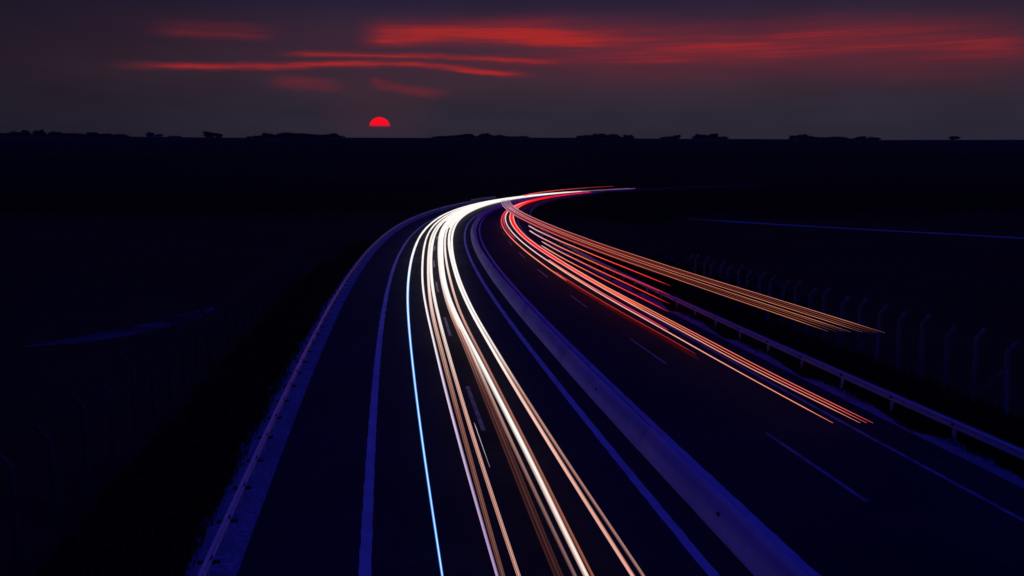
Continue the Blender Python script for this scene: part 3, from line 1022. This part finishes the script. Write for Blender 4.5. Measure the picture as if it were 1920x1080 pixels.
def tree(u, y, w, h, label, group=None):
    x = (u - 960) / F * (y * math.cos(PITCH) + 0)
    z = ground_h(x, y)
    root = tag(empty('tree', (x, y, z - 0.3), rng.uniform(0, 6.28)), label, 'tree', group)
    a, b = PROTO[rng.randrange(5)]
    for nm, me in (('crown', a), ('trunk', b)):
        o = bpy.data.objects.new(nm, me)
        C.objects.link(o)
        o.parent = root
        o.scale = (w, w, h)
    return root


YT = 2560.0
PXM = YT / F
GROVES = [
    (0, 60, 9, 6), (40, 130, 12, 9), (120, 240, 9, 10), (470, 560, 12, 9), (550, 640, 10, 8), (818, 880, 10, 7), (870, 990, 10, 11),
    (1082, 1180, 10, 10), (1237, 1274, 10, 4), (1300, 1356, 10, 5), (1480, 1560, 10, 8), (1550, 1642, 8, 8)]
GNAMES = ['at the far left end of the skyline', 'in the tall clump of the left skyline', 'in the low belt left of the farm sheds', 'in the belt left below the sun, taller half',
          'in the belt just left below the sun', 'in the small clump right of the sun', 'in the long belt right of the sun', 'in the clump above the vanishing road',
          'in the small clump right of centre', 'in the second small clump right of centre', 'in the right-hand belt, taller half', 'in the right-hand belt, lower half']
for (u0_, u1_, hp, n), gn in zip(GROVES, GNAMES):
    for k in range(n):
        u = u0_ + (u1_ - u0_) * (k + rng.uniform(.2, .8)) / n
        edge = math.sin(math.pi * (k + .5) / n) ** 0.4
        h = hp * 1.05 * PXM * rng.uniform(.45, 1.25) * (.55 + .45 * edge)
        w = (u1_ - u0_) / n * PXM * rng.uniform(1.5, 2.2)
        tree(u, YT + rng.uniform(-50, 30), w, h, 'dark tree ' + gn, 'horizon trees ' + gn)
tree(395, 2380, 34, 17, 'broad dark tree left of the double clump on the left skyline')
tree(412, 2420, 26, 13, 'lower dark tree at the right of the double clump on the left skyline')
tree(286, 2440, 26, 13, 'lone dark tree beside the farm sheds on the left skyline')
tree(303, 2450, 18, 9, 'small bush right beside the lone tree by the farm sheds')
tree(1785, 2480, 28, 12, 'lone dark bush on the skyline at far right')

# pale bushes behind the right guardrail
surface('dusty_leaves', (0.05, 0.05, 0.045), (0.11, 0.10, 0.09), 2.0, 0.95, 0.0, 30, spec=0.05)
for q, (u, vv, w, h, lab) in enumerate([(1235, 512, 4.2, 2.4, 'faint bush below the left end of the field track, leftmost of the row'), (1282, 530, 5.0, 2.6, 'faint bush second from left in the row behind the orange trails'),
                                        (1368, 552, 4.6, 2.2, 'faint bush third from left in the row behind the orange trails'), (1410, 566, 4.6, 2.5, 'faint bush fourth from left in the row, before the fence'),
                                        (1452, 585, 4.2, 2.0, 'faint bush at the right end of the row, touching the fence')]):
    d = ray(u, vv)
    k = -CAM_H / d.z
    root = tag(empty('bush', (d.x * k, d.y * k, -0.2), q * 1.3), lab, 'bush', 'faint bushes behind the right guardrail')
    crown = PROTO[q % 5][0].copy()
    crown.materials[0] = MATS['dusty_leaves']
    for nm, me in (('foliage', crown), ('stem', PROTO[q % 5][1])):
        o = bpy.data.objects.new(nm, me)
        C.objects.link(o)
        o.parent = root
        o.scale = (w, w, h)

# farm sheds on the left skyline


def shed(u, y, w, d, h, label):
    x = (u - 960) / F * y
    z = ground_h(x, y)
    root = tag(empty('farm_shed', (x, y, z - 0.5)), label, 'shed')
    v, f = [], []
    box(v, f, 0, 0, h / 2, w, d, h)
    mesh_obj('wall', v, f, 'barn_wall', root)
    rw, rd, rr = w / 2 + .5, d / 2 + .6, h * .45
    v = [(-rw, -rd, h), (rw, -rd, h), (rw, rd, h), (-rw, rd, h), (-rw, 0, h + rr), (rw, 0, h + rr)]
    v = [(a, b, c + 0.01) for a, b, c in v]
    mesh_obj('roof', v, [(0, 1, 5, 4), (2, 3, 4, 5), (0, 4, 3), (1, 2, 5), (3, 2, 1, 0)], 'barn_roof', root)
    v, f = [], []
    box(v, f, 0, -d / 2 - .06, h * .35, w * .12, .1, h * .7)
    mesh_obj('door', v, f, 'barn_roof', root)


shed(302, 2425, 24, 10, 3.0, 'low pale farm shed under the small bush on the left skyline')
shed(336, 2430, 30, 10, 2.6, 'longer pale farm shed right of the small bush on the left skyline')

# ------------------------------------------------------------------ the sun itself
SD = 12000.0
d = ray(712, 238.5)
rad = 19.5 / F * SD * 0.98
bm = bmesh.new()
bmesh.ops.create_uvsphere(bm, u_segments=48, v_segments=24, radius=1.0)
me = bpy.data.meshes.new('sun')
bm.to_mesh(me)
bm.free()
me.polygons.foreach_set('use_smooth', [True] * len(me.polygons))
me.materials.append(MATS['sun_surface'])
sun = bpy.data.objects.new('sun', me)
C.objects.link(sun)
sun.location = cam.location + d * SD
sun.scale = (rad, rad, rad * 0.95)
tag(sun, 'glowing red sun half sunk in the haze low over the horizon', 'sun')

# ------------------------------------------------------------------ evening haze in the air over the fields
v, f = [], []
box(v, f, 0, 1750, 69.0, 9300, 4400, 142.0)
m, t = new_mat('haze_air')
pv = t.nodes.new('ShaderNodeVolumePrincipled')
pv.inputs['Color'].default_value = (0.92, 0.92, 0.75, 1)
pv.inputs['Density'].default_value = 0.00003
pv.inputs['Anisotropy'].default_value = 0.2
ho = t.nodes.new('ShaderNodeOutputMaterial')
t.links.new(pv.outputs[0], ho.inputs['Volume'])
tag(mesh_obj('haze', v, f, 'haze_air'), 'thin evening haze lying over the fields', 'haze', kind='stuff')
